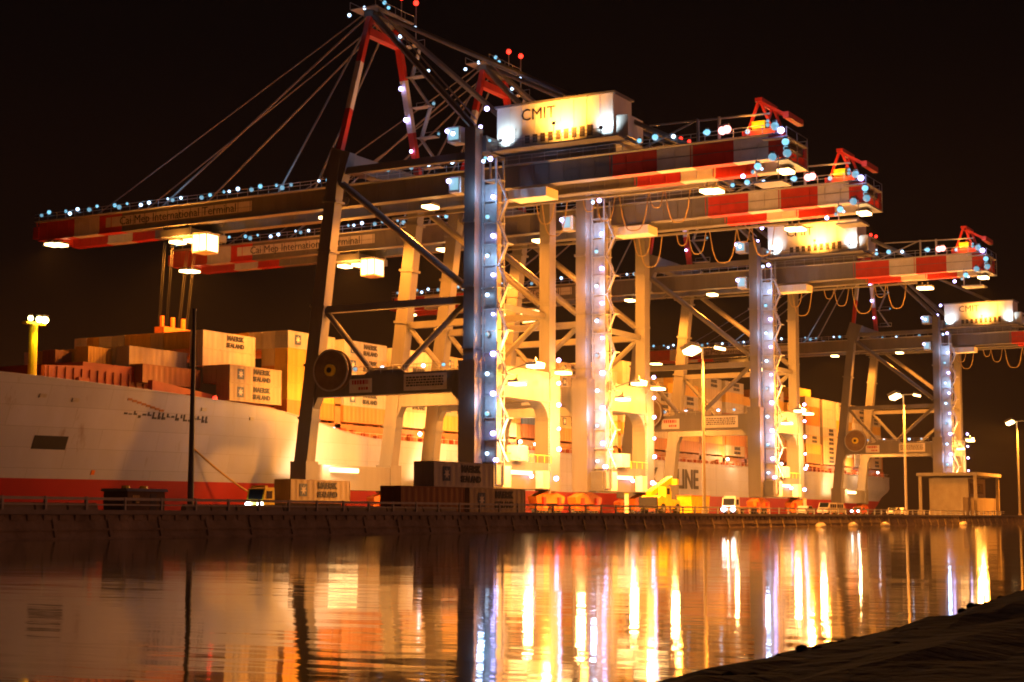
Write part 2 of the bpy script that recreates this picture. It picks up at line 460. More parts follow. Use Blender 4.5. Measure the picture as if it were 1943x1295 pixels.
# lamps on the walkways
for k in range(11):
    v = 142.6 + k*5.6 + lrng.uniform(-0.8, 0.8)
    put('cyan', 5.3, v, 52.0 + lrng.uniform(-0.2, 0.3), gn)
    put('dim' if k % 3 else 'ice', 5.3, v + 1.7, 51.6 + lrng.uniform(0, 0.5), gn)
    if k % 2: put('cyan', 6.2, v + 3.5, 52.3, gn)
for k in range(10): put('cyan', 16.7, 145.0+k*5.9 + lrng.uniform(-1, 1), 52.0, gf)
for v in (114.5, 120, 124, 127, 131): put('cyan', 5.3, v, 52.3, gn)
for v in (117, 122.5, 129, 133): put('cyan', 16.7, v, 52.3, gf)
for v in (81, 85.5, 90.5): put('cyan', 5.3, v, 52.1, gn)
# lettering plate on the outer face of the boom
m = MB().box(T(6.30,157,48.8), T(6.345,187,50.4)); bpl = part(m, 'name_plate', M['white'], gn)
link('lettering', text_mesh('Cai Mep International Terminal', 1.9, M['dark_letters'], bold=0.0), bpl, T(6.28,172,49.55), ROT_X)

# mast: two striped legs meeting in a narrow head
def striped(p, q, parts, w):
    m = MB(); p = Vector(p); q = Vector(q)
    for a, b, mi in parts: m.beam(p.lerp(q, a), p.lerp(q, b), w, w, mi)
    return m
bands = [(0,.31,1),(.31,.66,2),(.66,1,1)]
mn = part(striped(T(0.3,136.2,54.6), T(7.2,135.8,76.6), bands, 0.85), 'mast_leg', [M['crane'], M['red'], M['white']])
mf = part(striped(T(21.7,136.2,54.6), T(14.4,135.8,76.6), bands, 0.95), 'mast_leg', [M['crane'], M['red'], M['white']])
m = MB().box(T(6.4,135.2,73.6), T(15.2,136.4,74.8), 0); m.box(T(6.9,135.0,76.6), T(14.7,136.7,77.6), 1)
m.beam(T(7.6,135.8,76.4), T(13.8,135.8,74.9), 0.6, 0.6, 0)
m.tube(T(8.5,135.8,77.6), T(8.5,135.8,78.9), 0.5, 8, 1); m.tube(T(12.6,135.8,77.6), T(12.6,135.8,78.6), 0.5, 8, 1)
mh = part(m, 'mast_head', [M['red'], M['crane_dark']])
m = MB().box(T(5.4,133.6,77.65), T(16.2,138.2,77.75))
for x in (5.4, 8, 10.8, 13.5, 16.2):
    for v in (133.6, 138.2): m.tube(T(x,v,77.7), T(x,v,78.8), 0.05, 4)
for v in (133.6, 138.2): m.tube(T(5.4,v,78.8), T(16.2,v,78.8), 0.05, 4)
m.tube(T(14.6,135,77.7), T(14.6,135,81.6), 0.08, 5); m.tube(T(18.0,134.5,75.0), T(18.0,134.5,81.6), 0.08, 5); m.beam(T(14.4,135,75.2), T(18.0,134.5,75.4), 0.2, 0.2)
part(m, 'platform', M['steel'], mh)
for a in ((4.2,137.5,76.4),(6.0,136,77.8),(9.0,134.4,79.2),(9.8,134.2,78.6),(17.6,134.4,77.6)): put('cyan', *a, mh)
put('redl', 14.6, 135, 81.7, mh); put('redl', 18.0, 134.5, 81.7, mh)
# stair landings beside the far mast leg
m = MB()
zz = [56.0, 60.5, 65.0, 69.5, 74.0]
for i, z in enumerate(zz):
    t = (z-54.6)/22.0; x = 21.7 - 7.3*t
    m.box(T(x-0.2,132.0,z), T(x+1.4,135.4,z+0.1))
    for v in (132.0, 135.3): m.tube(T(x+1.35,v,z), T(x+1.35,v,z+1.1), 0.05, 4)
    m.tube(T(x+1.35,132,z+1.1), T(x+1.35,135.3,z+1.1), 0.05, 4)
    if i < 4:
        x2 = 21.7 - 7.3*((zz[i+1]-54.6)/22.0)
        m.beam(T(x+0.8, 135 if i % 2 else 132.4, z), T(x2+0.8, 132.4 if i % 2 else 135, zz[i+1]), 0.7, 0.25)
part(m, 'stairs', M['steel'], mf)
for z, k in ((58.5,'violet'),(63.2,'violet'),(67.8,'violet')):
    t = (z-54.6)/22.0; put(k, 21.7-7.3*t-0.9, 136.2, z, mf)
for z in (60.9, 65.4, 70.2):
    t = (z-54.6)/22.0; put('cyan', 21.7-7.3*t+0.6, 131.6, z, mf)
# stays
def stay(name, p, q, r, mat=M['rope']): return part(MB().tube(p, q, r, 6), name, mat)
for x, xa in ((7, 8.4), (15, 12.6)):
    stay('forestay', T(xa,136.4,77.8), T(x,176,51.1), 0.16); stay('forestay', T(xa,136.4,76.9), T(x,152.5,51.1), 0.16)
    stay('forestay', T(xa,136.4,78.4), T(x,190,51.1), 0.10)
    stay('rear_stay', T(xa,135.3,77.6), T(x,84,51.1), 0.36, M['crane'])
for x, xa in ((0, 7.4), (22, 14.2)):
    stay('backstay', T(xa,135.2,76.8), T(x,113.2,55.4), 0.50, M['crane'])
    if x == 0: 
        m = MB().beam(T(xa+0.2,134.6,77.9), T(x+0.2,113.0,56.6), 0.5, 0.12); part(m, 'catwalk', M['steel'])
put('cyan', 5.6, 129.3, 72.3)

# machinery house
HX0, HX1, HV0, HV1, HZ0, HZ1 = 4.6, 10.4, 94.0, 112.2, 53.0, 59.0
hs = part(MB().box(T(HX0,HV0,HZ0), T(HX1,HV1,HZ1)), 'machinery_house', M['house'])
part(MB().box(T(HX0-0.3,HV0-0.3,HZ1+0.003), T(HX1+0.3,HV1+0.3,HZ1+0.28)), 'roof', M['crane'], hs)
m = MB()
for v in range(0, 19, 2): m.box(T(HX0-0.06, HV0+0.1+v-0.06, HZ0+0.02), T(HX0-0.003, HV0+0.1+v+0.06, HZ1-0.02))
part(m, 'panel_ribs', M['house'], hs)
for k in range(9): part(MB().box(T(HX0-0.10,97.2+k*1.22,53.5), T(HX0-0.004,97.2+k*1.22+0.72,55.0-k*0.05)), 'louvre', M['louvre'], hs)
part(MB().box(T(HX0-0.08,109.2,53.2), T(HX0-0.002,111.0,55.8)), 'door', M['white'], hs)
link('lettering', text_mesh('CMIT', 2.35, M['dark_letters'], bold=0.0), hs, T(HX0-0.05,105.6,57.45), ROT_X)
m = MB().box(T(HX0+0.4,92.0,52.9), T(HX1-0.6,93.98,55.9)); part(m, 'annex', M['house'], hs)
m = MB().box(T(2.6,92.5,52.5), T(HX1+1.2,113.0,52.7)); 
for v in range(93, 114, 2): m.tube(T(2.7,v,52.7), T(2.7,v,53.8), 0.045, 4)
m.tube(T(2.7,93,53.8), T(2.7,113,53.8), 0.05, 4); m.tube(T(2.7,93,53.3), T(2.7,113,53.3), 0.04, 4)
m.box(T(6.6,95,51.02), T(7.4,112,52.5)); m.box(T(14.6,95,51.02), T(15.4,112,52.5))
part(m, 'house_platform', M['crane'])
def bracket(v, z, col, power, x=2.2, spot=120, tz=56.2):
    m = MB().box((-0.25,-0.22,-0.22),(-0.05,0.22,0.22),0); m.box((0.0-0.05,-0.22,-0.22),(-0.02,0.22,0.22),1); m.tube((-0.2,0,-0.3),(-0.2,0,-1.4),0.06,5,0)
    b_ = m.build('bracket_lamp', [M['crane_dark'], G['warm'] if col[2] < 0.6 else G['cyan']], root, T(x, v, z))
    lamp('SPOT', T(x+0.15,v,z), power, col, root, T(HX0+0.1, v, tz), 0.2, spot, 0.8)
bracket(101.5, 55.0, WARM, 9000, 1.6, 150, 57.0)
bracket(110.6, 53.9, (0.72,0.9,1.0), 700, 2.9, 110, 55.0)
bracket(95.0, 53.9, (0.72,0.9,1.0), 600, 2.9, 110, 55.0)
put('violet', 2.4, 112.6, 58.6, hs); put('violet', 2.0, 113.4, 56.0)

# landside stair and lift tower
m = MB()
for x in (1.1, 3.1):
    for v in (110.3, 112.4): m.box(T(x-0.12,v-0.12,6.0), T(x+0.12,v+0.12,51.0))
z = 9.0
while z < 51:
    m.box(T(0.9,110.2,z), T(3.3,112.5,z+0.12)); z += 3.0
m.box(T(1.35,110.5,6.0), T(2.9,112.3,47.5), 1)
tw = part(m, 'lift_tower', [M['steel'], M['steel']])
m = MB(); z = 9.0; k = 0
while z < 48:
    a, b_ = (110.0, 108.7) if k % 2 else (108.7, 110.0)
    m.beam(T(1.4,a,z), T(1.4,b_,z+3.0), 0.6, 0.14); m.box(T(0.9,b_-0.3,z+2.95), T(2.6,b_+0.3,z+3.05))
    m.tube(T(0.95,a,z+1.0), T(0.95,b_,z+4.0), 0.05, 4); z += 3.0; k += 1
part(m, 'stairs', M['steel'], tw)
for k in range(14):
    z = 10.2 + k*2.72; kind = 'violet' if k % 2 else 'cyan'
    put(kind, 0.70, 110.6 if kind == 'violet' else 111.5, z, tw)
for z, w_ in ((46.3,1.7),(53.4,2.0)):
    m = MB().box(T(-1.4,114.75,z), T(0.9,114.75+w_,z+2.2)); lb = part(m, 'landing_cabin', M['house']); part(MB().box(T(-1.46,114.95,z+0.35), T(-1.41,114.55+w_,z+2.0)), 'window', G['teal'], lb)
    put('violet', -1.75, 114.6+w_, z+1.6, lb)
put('violet', -1.4, 115.8, 54.6); put('violet', -0.6, 110.3, 50.6); put('cyan', -0.6, 111.4, 50.4); put('cyan', -0.6, 110.4, 53.2)
# under the rear girder: maintenance platform and festoon loops
part(MB().box(T(5.0,104.6,45.9), T(8.6,110.6,47.2)), 'service_platform', M['house'])
for k in range(7):
    v0 = (88.2,92.3,94.6,99.9,103.0,107.6,109.7)[k]; dp = (4.6,2.2,5.2,3.4,1.8,4.9,3.0)[k]
    pts = []
    for i in range(11):
        s = i/10*2-1; pts.append(T(17.2, v0 + (1.9,1.1,2.3,1.5,1.0,2.1,1.5)[k]*(s+1), 47.4 - dp*(1-s**4*0.9-0.1*s*s)))
    part(MB().path(pts, 0.085, 5), 'festoon_loop', M['cable'])

part(MB().box(T(16.9,86,47.45), T(17.5,138,47.75)), 'festoon_rail', M['crane'])
for z in (17, 27, 37, 46): lamp('POINT', T(-1.6,111.2,z), 420, (0.38,0.62,1.0), root, size=0.4, name='stair_beam')
for v, z in ((70.0,53.0),(116.5,54.5),(128,54.5),(150,54.0),(172,54.0)): lamp('POINT', T(4.2,v,z), 230, (0.35,0.62,1.0), root, size=0.4, name='walkway_beam')
# rear end: red service derrick, platform and lamps
m = MB()
for x in (8.0, 13.0):
    m.beam(T(x,76.4,51.0), T(x-0.0,74.4,56.2), 0.35, 0.35); m.beam(T(x,72.2,51.0), T(x,74.2,56.2), 0.35, 0.35)
    m.beam(T(x,75.6,53.2), T(x,73.0,53.2), 0.25, 0.25); m.beam(T(x,74.3,56.0), T(x,70.6,53.8), 0.35, 0.35)
m.box(T(7.6,73.8,56.0), T(13.4,74.8,56.5)); m.box(T(8.6,73.2,51.4), T(12.0,75.6,53.0))
for x in (8.0, 13.0):
    m.beam(T(x,76.2,51.4), T(x,73.0,53.2), 0.2, 0.2); m.beam(T(x,72.4,51.4), T(x,75.6,53.2), 0.2, 0.2)
m.box(T(7.4,72.0,51.0), T(8.2,76.6,52.2)); m.box(T(7.6,70.2,53.4), T(13.4,71.0,54.2))
dk = part(m, 'service_derrick', M['red'])
part(MB().box(T(7.3,73.4,52.3), T(7.9,75.2,53.3)), 'hoist_drum', M['yellow'], dk)
lamp('POINT', T(5.0,74.5,52.6), 500, WARM, root, size=0.3, name='derrick_fill')  # added warm fill without a fixture, brightens the red derrick
for v, z in ((71.0,51.6),(69.6,49.4),(69.4,47.9),(71.4,47.6),(73.4,46.6)): put('cyan', 4.5, v, z).scale = (1.7,)*3
for v, z in ((80.5,52.0),(88.0,52.2)): put('cyan', 4.9, v, z).scale = (1.5,)*3
m = MB().box(T(5.0,69.5,47.2), T(13.0,71.5,47.4)); m.box(T(5.0,69.5,50.2), T(13.0,73.0,50.35))
for x in (5, 9, 13):
    for z0 in (47.4, 50.35): m.tube(T(x,69.6,z0), T(x,69.6,z0+1.2), 0.06, 4)
    m.tube(T(x,69.6,47.4), T(x,69.6,50.2), 0.08, 4)
for z0 in (48.6, 51.5): m.tube(T(5,69.6,z0), T(13,69.6,z0), 0.06, 4)
m.box(T(5.4,70.5,44.6), T(9.2,74.5,44.8)); m.tube(T(5.6,71,44.8), T(5.6,71,48), 0.08, 4); m.tube(T(5.6,74,44.8), T(5.6,74,48), 0.08, 4)
part(m, 'rear_platform', M['steel'])
put('violet', 4.6, 70.2, 51.0).scale = (1.4,)*3; put('cyan', 4.6, 69.6, 48.6); put('cyan', 4.6, 72.0, 51.9)
put('cyan', 4.9, 73.0, 46.3); put('cyan', 4.9, 74.2, 46.0); put('violet', 4.9, 75.6, 45.6); put('pink', 4.6, 77.6, 52.0); put('pink', 5.0, 78.4, 52.0)
put('cyan', 6.8, 75.6, 51.9); put('cyan', 4.6, 72.0, 52.4)
m = MB()
for v in (79, 82): m.beam(T(5.4,v,51), T(5.4,v,54.0), 0.3, 0.3)
m.beam(T(5.4,72,53.6), T(5.4,89,54.0), 0.2, 0.2); m.beam(T(5.4,82,54.0), T(5.4,90,51.0), 0.2, 0.2)
part(m, 'service_rail', M['steel'])
# trolley with lit cab
m = MB().box(T(7.9,168.5,49.2), T(14.1,176.5,49.55), 1); m.box(T(6.6,169.4,46.2), T(15.6,175.6,47.3), 1)
for x in (8.2, 13.8):
    for v in (169, 176): m.tube(T(x-0.2,v,49.0), T(x+0.2,v,49.0), 0.45, 10, 1)
for x in (7.0, 15.2):
    for v in (169.8, 175.2): m.box(T(x-0.2,v-0.2,47.3), T(x+0.2,v+0.2,49.2), 1)
tr = part(m, 'trolley', [M['white'], M['crane']])
m = MB().box(T(7.2,166.6,43.6), T(10.0,169.3,46.15), 0); m.box(T(7.0,166.4,46.16), T(10.2,169.38,46.5), 1)
for x in (7.15, 10.05):
    for v in (166.55, 168, 169.3): m.box(T(x-0.08,v-0.08,43.6), T(x+0.08,v+0.08,46.14), 1)
m.box(T(7.1,166.5,43.3), T(10.1,169.35,43.58), 1)
part(m, 'operator_cab', [G['cab'], M['white']], tr)
for v in (171, 174): put('flood', 9, v, 46.0, tr)
lamp('POINT', T(6.4,171.6,44.6), 5000, WARM, root)
lamp('SPOT', T(9,172.5,45.4), 70000, SODIUM, root, T(10,171,0), 0.5, 150)
# boom floodlights
for v in (126.0, 144.5): put('flood', 9.0, v, 47.3)
lamp('SPOT', T(9,126,46.4), 30000, SODIUM, root, T(11,129,0), 0.5, 165, 0.3)
lamp('SPOT', T(9,144.5,46.4), 48000, SODIUM, root, T(11,146,0), 0.5, 165, 0.3)
put('flood', 7, 199.4, 47.4); put('flood', 7.6, 198.4, 47.4); lamp('SPOT', T(6.2,198.9,46.8), 50000, SODIUM, root, T(6,190,0), 0.6, 165)
put('flood', 13.5, 84.0, 46.3); put('flood', 13.8, 83.0, 46.3); put('flood', 9, 71.2, 46.9); lamp('SPOT', T(9,71.0,46.2), 85000, SODIUM, root, T(11,110,0), 0.6, 150)
# portal floodlights on brackets
def arm(x, v, z):
    part(MB().tube(T(x,112.4,z-1.2), T(x,v,z+0.5), 0.09, 6), 'lamp_arm', M['crane'])
    put('flood', x, v, z)
arm(5.5, 106.6, 22.6); arm(4.5, 108.9, 20.2); arm(20.4, 110.0, 23.0)
lamp('SPOT', T(5.5,106.0,21.6), 12000, WARM, root, T(13,116,8), 0.5, 150); lamp('POINT', T(5.5,105.0,22.6), 34000, WARM, root, size=0.5)
lamp('SPOT', T(20.0,106.6,21.6), 12000, WARM, root, T(10,116,8), 0.5, 150)
lamp('SPOT', T(5.5,112.9,17.9), 12000, WARM, root, T(8,125,0), 0.4, 165)
for z in (11.5, 14.5, 18.0, 21.2, 24.6): put('violet', 20.7, 110.9, z)
for a in ((1.2,110.4,9.3),(2.6,111.2,6.6),(13,111.3,7.4),(19.6,110.8,7.2)): put('violet', *a)
lamp('POINT', T(21,107.6,14.5), 4500, WHITE, root, size=0.6)
lamp('POINT', T(4.0,107.0,12.5), 4500, WHITE, root, size=0.6)
m = MB().box(T(6,111.7,7.6), T(14,111.88,8.1)); part(m, 'strip_lamp', G['cab'])
# cabinets, ladders and cable chute around the landside feet
for a, b_ in (((3.2,110.4,5.7),(5.4,111.85,8.6)),((15.2,110.6,5.7),(17.0,111.85,8.2)),((8.2,110.9,9.5),(11.2,112.6,11.6))):
    m = MB().box(T(*a), T(*b_)); m.box(T(a[0]+0.2,a[1]-0.05,a[2]+0.3), T(a[0]+0.9,a[1]-0.004,b_[2]-0.3)); part(m, 'cabinet', M['white'])
m = MB()
for x in (18.6, 19.1): m.tube(T(x,111.5,5.0), T(x,111.5,18.5), 0.05, 5)
for k in range(33): m.tube(T(18.6,111.5,5.2+k*0.4), T(19.1,111.5,5.2+k*0.4), 0.03, 4)
part(m, 'ladder', M['steel'])
m = MB()
for v in (112.0, 115.0): 
    m.tube(T(1.6,v,10.5), T(20.4,v,10.5), 0.05, 5)
    for k in range(10): m.tube(T(1.6+k*2.08,v,9.4), T(1.6+k*2.08,v,10.5), 0.04, 4)
part(m, 'sill_handrail', M['yellow'])
part(MB().box(T(-0.2,110.2,5.8), T(0.6,112.2,8.6)).box(T(-0.9,109.9,5.6), T(1.2,112.1,5.75)), 'entry_cabin', M['crane_dark'])
# waterside lights
part(MB().box(T(4.5,140.0,8.2), T(11.5,140.28,8.8)), 'strip_lamp', G['cab']); lamp('SPOT', T(3.2,139.0,10.6), 7000, WHITE, root, T(12,143,6), 0.4, 165)
lamp('POINT', T(11,137.2,20.3), 22000, WARM, root, size=0.5); put('flood', 11, 137.6, 20.9)
part(MB().box(T(1.2,137.3,21.3), T(20.8,137.8,21.8)), 'lamp_rail', M['crane'])
# cable reel on the waterside leg
m = MB(); c = T(-1.5,135.7,22.4)
def ring(m, x0, x1, r0, r1, n=28, mi=0):
    for k in range(n):
        t0, t1 = 2*math.pi*k/n, 2*math.pi*(k+1)/n
        pl = [(c[1]+r*math.cos(t), c[2]+r*math.sin(t)) for r, t in ((r0,t0),(r1,t0),(r1,t1),(r0,t1))]
        m.prism(pl, 0, x0, x1, mi)
ring(m, c[0]-0.55, c[0]-0.35, 0.9, 3.0, mi=0); ring(m, c[0]+0.35, c[0]+0.55, 0.9, 3.0, mi=0)
ring(m, c[0]-0.34, c[0]+0.34, 0.8, 2.5, mi=1); ring(m, c[0]-0.62, c[0]-0.56, 2.8, 3.05, mi=2)
rl = part(m, 'cable_reel', [M['cabin'], M['black'], M['steel']])
m = MB().tube((c[0]-0.9,c[1],c[2]), (c[0]+1.2,c[1],c[2]), 0.85, 16, 0); m.tube((c[0]-1.0,c[1],c[2]), (c[0]-0.9,c[1],c[2]), 0.4, 12, 1)
part(m, 'hub', [M['yellow'], M['black']], rl)
part(MB().box(T(-1.0,135.2,21.0), T(-0.86,138.8,23.0)), 'reel_bracket', M['crane'])
# sign boards on the near portal beam
def lines(m, v0, v1, z0, rows, h, x, seed):
    rr = random.Random(seed)
    for r_ in range(rows):
        v = v1
        while v > v0:
            wd = rr.uniform(0.15, 0.5); m.box(T(x,max(v-wd,v0),z0-r_*h*1.7), T(x+0.03,v,z0-r_*h*1.7+h)); v -= wd + 0.14
sg = part(MB().box(T(-0.93,129.4,19.1), T(-0.86,133.2,21.1)), 'sign_board', M['white'])
m = MB(); lines(m, 130.0, 132.7, 20.3, 1, 0.6, -0.965, 3); lines(m, 130.0, 131.6, 19.5, 1, 0.4, -0.965, 9); part(m, 'lettering', M['red_letters'], sg)
sg = part(MB().box(T(-0.93,117.0,19.1), T(-0.86,124.0,21.4)), 'sign_board', M['white'])
m = MB(); lines(m, 117.5, 123.6, 20.8, 4, 0.22, -0.965, 5); part(m, 'lettering', M['dark_letters'], sg)

CR = [(191.85, 'nearest gantry crane, boom reaching farthest left, dark cable reel on its leg'),
      (225.8, 'second gantry crane from the front, standing close behind the nearest one'),
      (300.6, 'third gantry crane, standing alone right of the ship lettering'),
      (436.6, 'most distant gantry crane at the ship\'s stern, furthest to the right')]
cranes = []
for i, (u, lab) in enumerate(CR):
    o = root if i == 0 else copy_tree(root)
    o.location = (u + 11.0, CV, QZ)
    if i == 1:
        for c in kids(o):
            if c.name.startswith('trolley') or (c.type == 'LIGHT' and 42 < c.location.y < 46 and c.location.z > 40): c.location.y -= 9
    tag(o, lab, 'crane', 'gantry cranes along the quay'); cranes.append(o)

# spreader hanging from the nearest crane
sp = empty('container_spreader', (191.85 + 11, 176.4, 29.4))
tag(sp, 'orange lifting spreader on steel ropes hanging above the container stacks', 'spreader')
m = MB().box((-6,-1.1,-0.25),(6,-0.8,0.15)); m.box((-6,0.8,-0.25),(6,1.1,0.15)); m.box((-6,-1.2,-0.3),(-5.6,1.2,0.3)); m.box((5.6,-1.2,-0.3),(6,1.2,0.3)); m.box((-2.5,-0.9,0.16),(2.5,0.9,0.9))
m.build('frame', M['yellow'], sp)
MB().box((-3.2,-1.0,1.1),(3.2,1.0,2.6)).build('headblock', M['orange'], sp)
for x in (-2.6, 0.0, 2.6): MB().tube((x,0,2.6),(x,0,4.4),0.35,8).build('sheave', M['orange'], sp)
m = MB()
for x in (-2.6, -2.2, 2.2, 2.6):
    for y in (-0.8, 0.8): m.tube((x,y,2.6),(x*1.15,y-1.2,16.2),0.032,5)
m.build('hoist_ropes', M['black'], sp)

# ------------------------------------------------------------------ ship
VC, HB = 168.6, 21.6
ship = empty('container_ship', (300, VC, 0)); tag(ship, 'huge pale blue container ship with red underside moored behind the cranes', 'ship')
def zdeck(u):
    if u < 186: return 20.6 - (u-116)/70*3.1
    if u < 220:
        t = (u-186)/34; t = t*t*(3-2*t); return 17.5 + (14.0-17.5)*t
    return 14.0
def half(u, z):
    us = 116 + (1 - max(min(z/20, 1), 0))*12
    Lb = 66 + (1 - max(min(z/20, 1), 0))*34
    s = max(0, min(1, (u-us)/Lb))
    hb = HB * (1-(1-s)**2.1)**0.82 if s > 0 else 0
    if u > 470: hb *= 1 - 0.10*((u-470)/42)**2*(1 if z > 9 else 1.6)
    return hb
def zbot(u): return -2 if u < 462 else -2 + 12.5*((u-462)/50)**1.35
us = [116,117,118.5,120,122,124,127,130,134,138,142,147,152,158,165,172,180,186,190,194,198,202,206,210,214,218,224,235,260,300,340,380,420,450,462,470,478,485,492,498,504,509,512]
LEV = 14
m = MB(); g = []
for u in us:
    zd = zdeck(u); zb = zbot(u); row = []
    zl = [zb] + [max(zb+0.01*k, z) for k, z in enumerate((0.5, 2.5, 4.5, 6.5), 1)]
    top = [zl[-1] + (zd - zl[-1])*k/8 for k in range(1, 9)]
    for z in zl + top: row.append((u, half(u, z), z))
    g.append(row)
nl = len(g[0])
for sgn in (-1, 1):
    vs = [(p[0]-300, sgn*p[1], p[2]) for r_ in g for p in r_]
    fs_r, fs_w = [], []
    for i in range(len(us)-1):
        for j in range(nl-1):
            (fs_r if j < 4 else fs_w).append((i*nl+j, (i+1)*nl+j, (i+1)*nl+j+1, i*nl+j+1))
    m.add(vs, fs_w, 0)
    m.add(vs, fs_r, 1)
n_ = len(us)-1   # transom and underside
vs = [(g[n_][j][0]-300, s_*g[n_][j][1], g[n_][j][2]) for j in range(nl) for s_ in (-1, 1)]
m.add(vs, [(2*j, 2*j+1, 2*j+3, 2*j+2) for j in range(nl-1)], 0)
vs = [(g[i][0][0]-300, s_*g[i][0][1], g[i][0][2]) for i in range(len(us)) for s_ in (-1, 1)]
m.add(vs, [(2*i, 2*i+1, 2*i+3, 2*i+2) for i in range(len(us)-1)], 1)
me = m.mesh('hull', [M['hull'], M['boot']])
me.polygons.foreach_set('use_smooth', [True]*len(me.polygons))
hull = link('hull', me, ship)
# deck sheet a little below the rail, bulwark cap
vs = []
for u in us:
    for s_ in (-1, 1): vs.append((u-300, s_*max(half(u, zdeck(u))-0.25, 0), zdeck(u)-0.35))
MB().add(vs, [(2*i, 2*i+1, 2*i+3, 2*i+2) for i in range(len(us)-1)]).build('deck', M['deckred'], ship)
m = MB()
for u0, u1 in zip(us[3:], us[4:]):
    a = (u0-300, -half(u0, zdeck(u0))-0.02, zdeck(u0)+0.05); b_ = (u1-300, -half(u1, zdeck(u1))-0.02, zdeck(u1)+0.05)
    m.beam(a, b_, 0.12, 0.22, side=(0,0,1))
m.build('rail_cap', M['hull'], ship)
# forecastle breakwater and coamings
def S(u, v, z): return (u-300, v-VC, z)
m = MB().box(S(153.5,157.5,17.5), S(154.3,178,21.2)); m.prism([(154.4-300,17.0),(176-300,16.6),(176-300,22.3),(171-300,22.3),(154.4-300,21.2)], 1, 155.6-VC, 156.2-VC)
m.prism([(170-300,16.6),(198-300,15.5),(198-300,18.0),(184-300,18.9),(170-300,20.2)], 1, 151.2-VC, 152-VC)
for k in range(14): m.box(S(155+k*1.5,155.4,17.2), S(155.15+k*1.5,155.58,21.2))
m.box(S(162,156.3,19.0), S(181,174,22.3))
m.box(S(144.5,157.6,18.2), S(145.6,158.4,23.0)); m.box(S(160,155.0,17), S(162,157,20.0)); m.box(S(176,149.6,16.6), S(178,151,18.6))
m.build('breakwater', M['deckred'], ship)
m = MB().box(S(198,149.2,13.7), S(504,150.0,16.2)); m.build('hatch_coaming', M['deckorange'], ship)
rr = random.Random(4); m = MB()
for k in range(90):
    u = 200 + k*3.4; h_ = rr.uniform(0.8, 1.9); MB().box(S(u,148.2,13.7), S(u+rr.uniform(0.5,1.8),149.0,13.7+h_)).build('deck_fitting', M['deckred'], ship)
m = MB()
for k in range(150): m.tube(S(205+k*2,147.3,13.8), S(205+k*2,147.3,14.9), 0.03, 4)
m.tube(S(205,147.3,14.9), S(505,147.3,14.9), 0.03, 4); m.build('railing', M['white'], ship)
# foremast with lamps
fmst = MB().tube(S(152.8,156.2,17.8), S(152.8,156.2,26.3), 0.62, 12, r2=0.55).box(S(151.2,155.8,26.3), S(154.6,156.6,26.6)).build('foremast', M['yellow'], ship)
lm = MB().ball((0,0,0), 0.42, 0).box((-0.3,-0.3,0.35),(0.3,0.3,0.6),1).mesh('mast_lamp', [G['yel'], M['crane_dark']])
for du, s_ in ((-1.4,0.8),(0.1,1.0),(1.1,1.1)):
    o = link('mast_lamp', lm, fmst, S(152.8+du,155.3,26.95)); o.scale = (s_,)*3
lamp('SPOT', S(152.6,154.4,26.4), 1600, (1.0,0.66,0.12), ship, S(152.8,156.4,18), spot=70, size=0.4, name='mast_beam')
# hawse pocket, bow fittings, draught marks and the lettering
def hullpt(u, z, out=0.0):
    return (u-300, -(half(u, z)+out), z)
def patch(m, u0, u1, z0, z1, out, n=6, slope=0.0, mi=0):
    vs = []
    for i in range(n+1):
        u = u0+(u1-u0)*i/n
        for z in (z0+slope*(u-u0), z1+slope*(u-u0)):
            vs.append(hullpt(u, z, out)); 
    k = len(vs)
    for i in range(n+1):
        u = u0+(u1-u0)*i/n
        for z in (z0+slope*(u-u0), z1+slope*(u-u0)): vs.append(hullpt(u, z, -0.05))
    fs = []
    for i in range(n):
        a = 2*i; fs += [(a, a+2, a+3, a+1), (a, k+a, k+a+2, a+2), (a+1, a+3, k+a+3, k+a+1)]
    fs += [(0,1,k+1,k), (2*n, k+2*n, k+2*n+1, 2*n+1)]
    m.add(vs, fs, mi)
m = MB(); patch(m, 151.2, 155.8, 10.2, 11.9, 0.03); m.build('hawse_pocket', M['black'], ship)
m = MB()
for u, z in ((144.0,17.0),(150.2,16.6),(154.8,16.3),(176,16.2),(186,15.4),(143.2,17.2)): patch(m, u, u+0.9, z, z+0.45, 0.12, 2)
m.build('fairleads', M['steel'], ship)
rr = random.Random(11); m = MB(); u = 163.0
while u < 177.5:
    wd = rr.uniform(0.25, 0.75); hh = rr.choice((0.9, 0.9, 0.5)); z = 14.75 - (u-163)*0.012 + (0.35 if hh < 0.6 else 0)
    patch(m, u, u+wd, z, z+hh*rr.uniform(0.25,0.5), 0.05, 2)
    if rr.random() < 0.7: patch(m, u, u+0.2, z, z+hh, 0.05, 1)
    u += wd + 0.28
m.build('bow_lettering', M['dark_letters'], ship)
m = MB()
for k in range(8): patch(m, 163+k*0.8, 163.7+k*0.8, 16.9-k*0.17, 17.2-k*0.17, 0.04, 1)
m.build('bow_crest', M['deckorange'], ship)
m = MB(); patch(m, 160.4, 160.9, 7.1, 7.7, 0.06, 1); m.build('thruster_mark', M['orange'], ship)
tm = text_mesh('MAERSK', 6.2, M['dark_letters'], bold=0.10); o = link('lettering', tm, ship, S(317.0,146.93,10.0), ROT_Y)
tm = text_mesh('LINE', 6.2, M['dark_letters'], bold=0.10); o = link('lettering', tm, ship, S(344.8,146.93,10.0), ROT_Y)
# weld seams
m = MB()
for u in (199, 216, 240, 262, 285, 300, 362, 388, 412, 440): m.box(S(u,146.965,6.6), S(u+0.08,147.1,13.9))
m.build('plate_seams', M['hull'], ship)
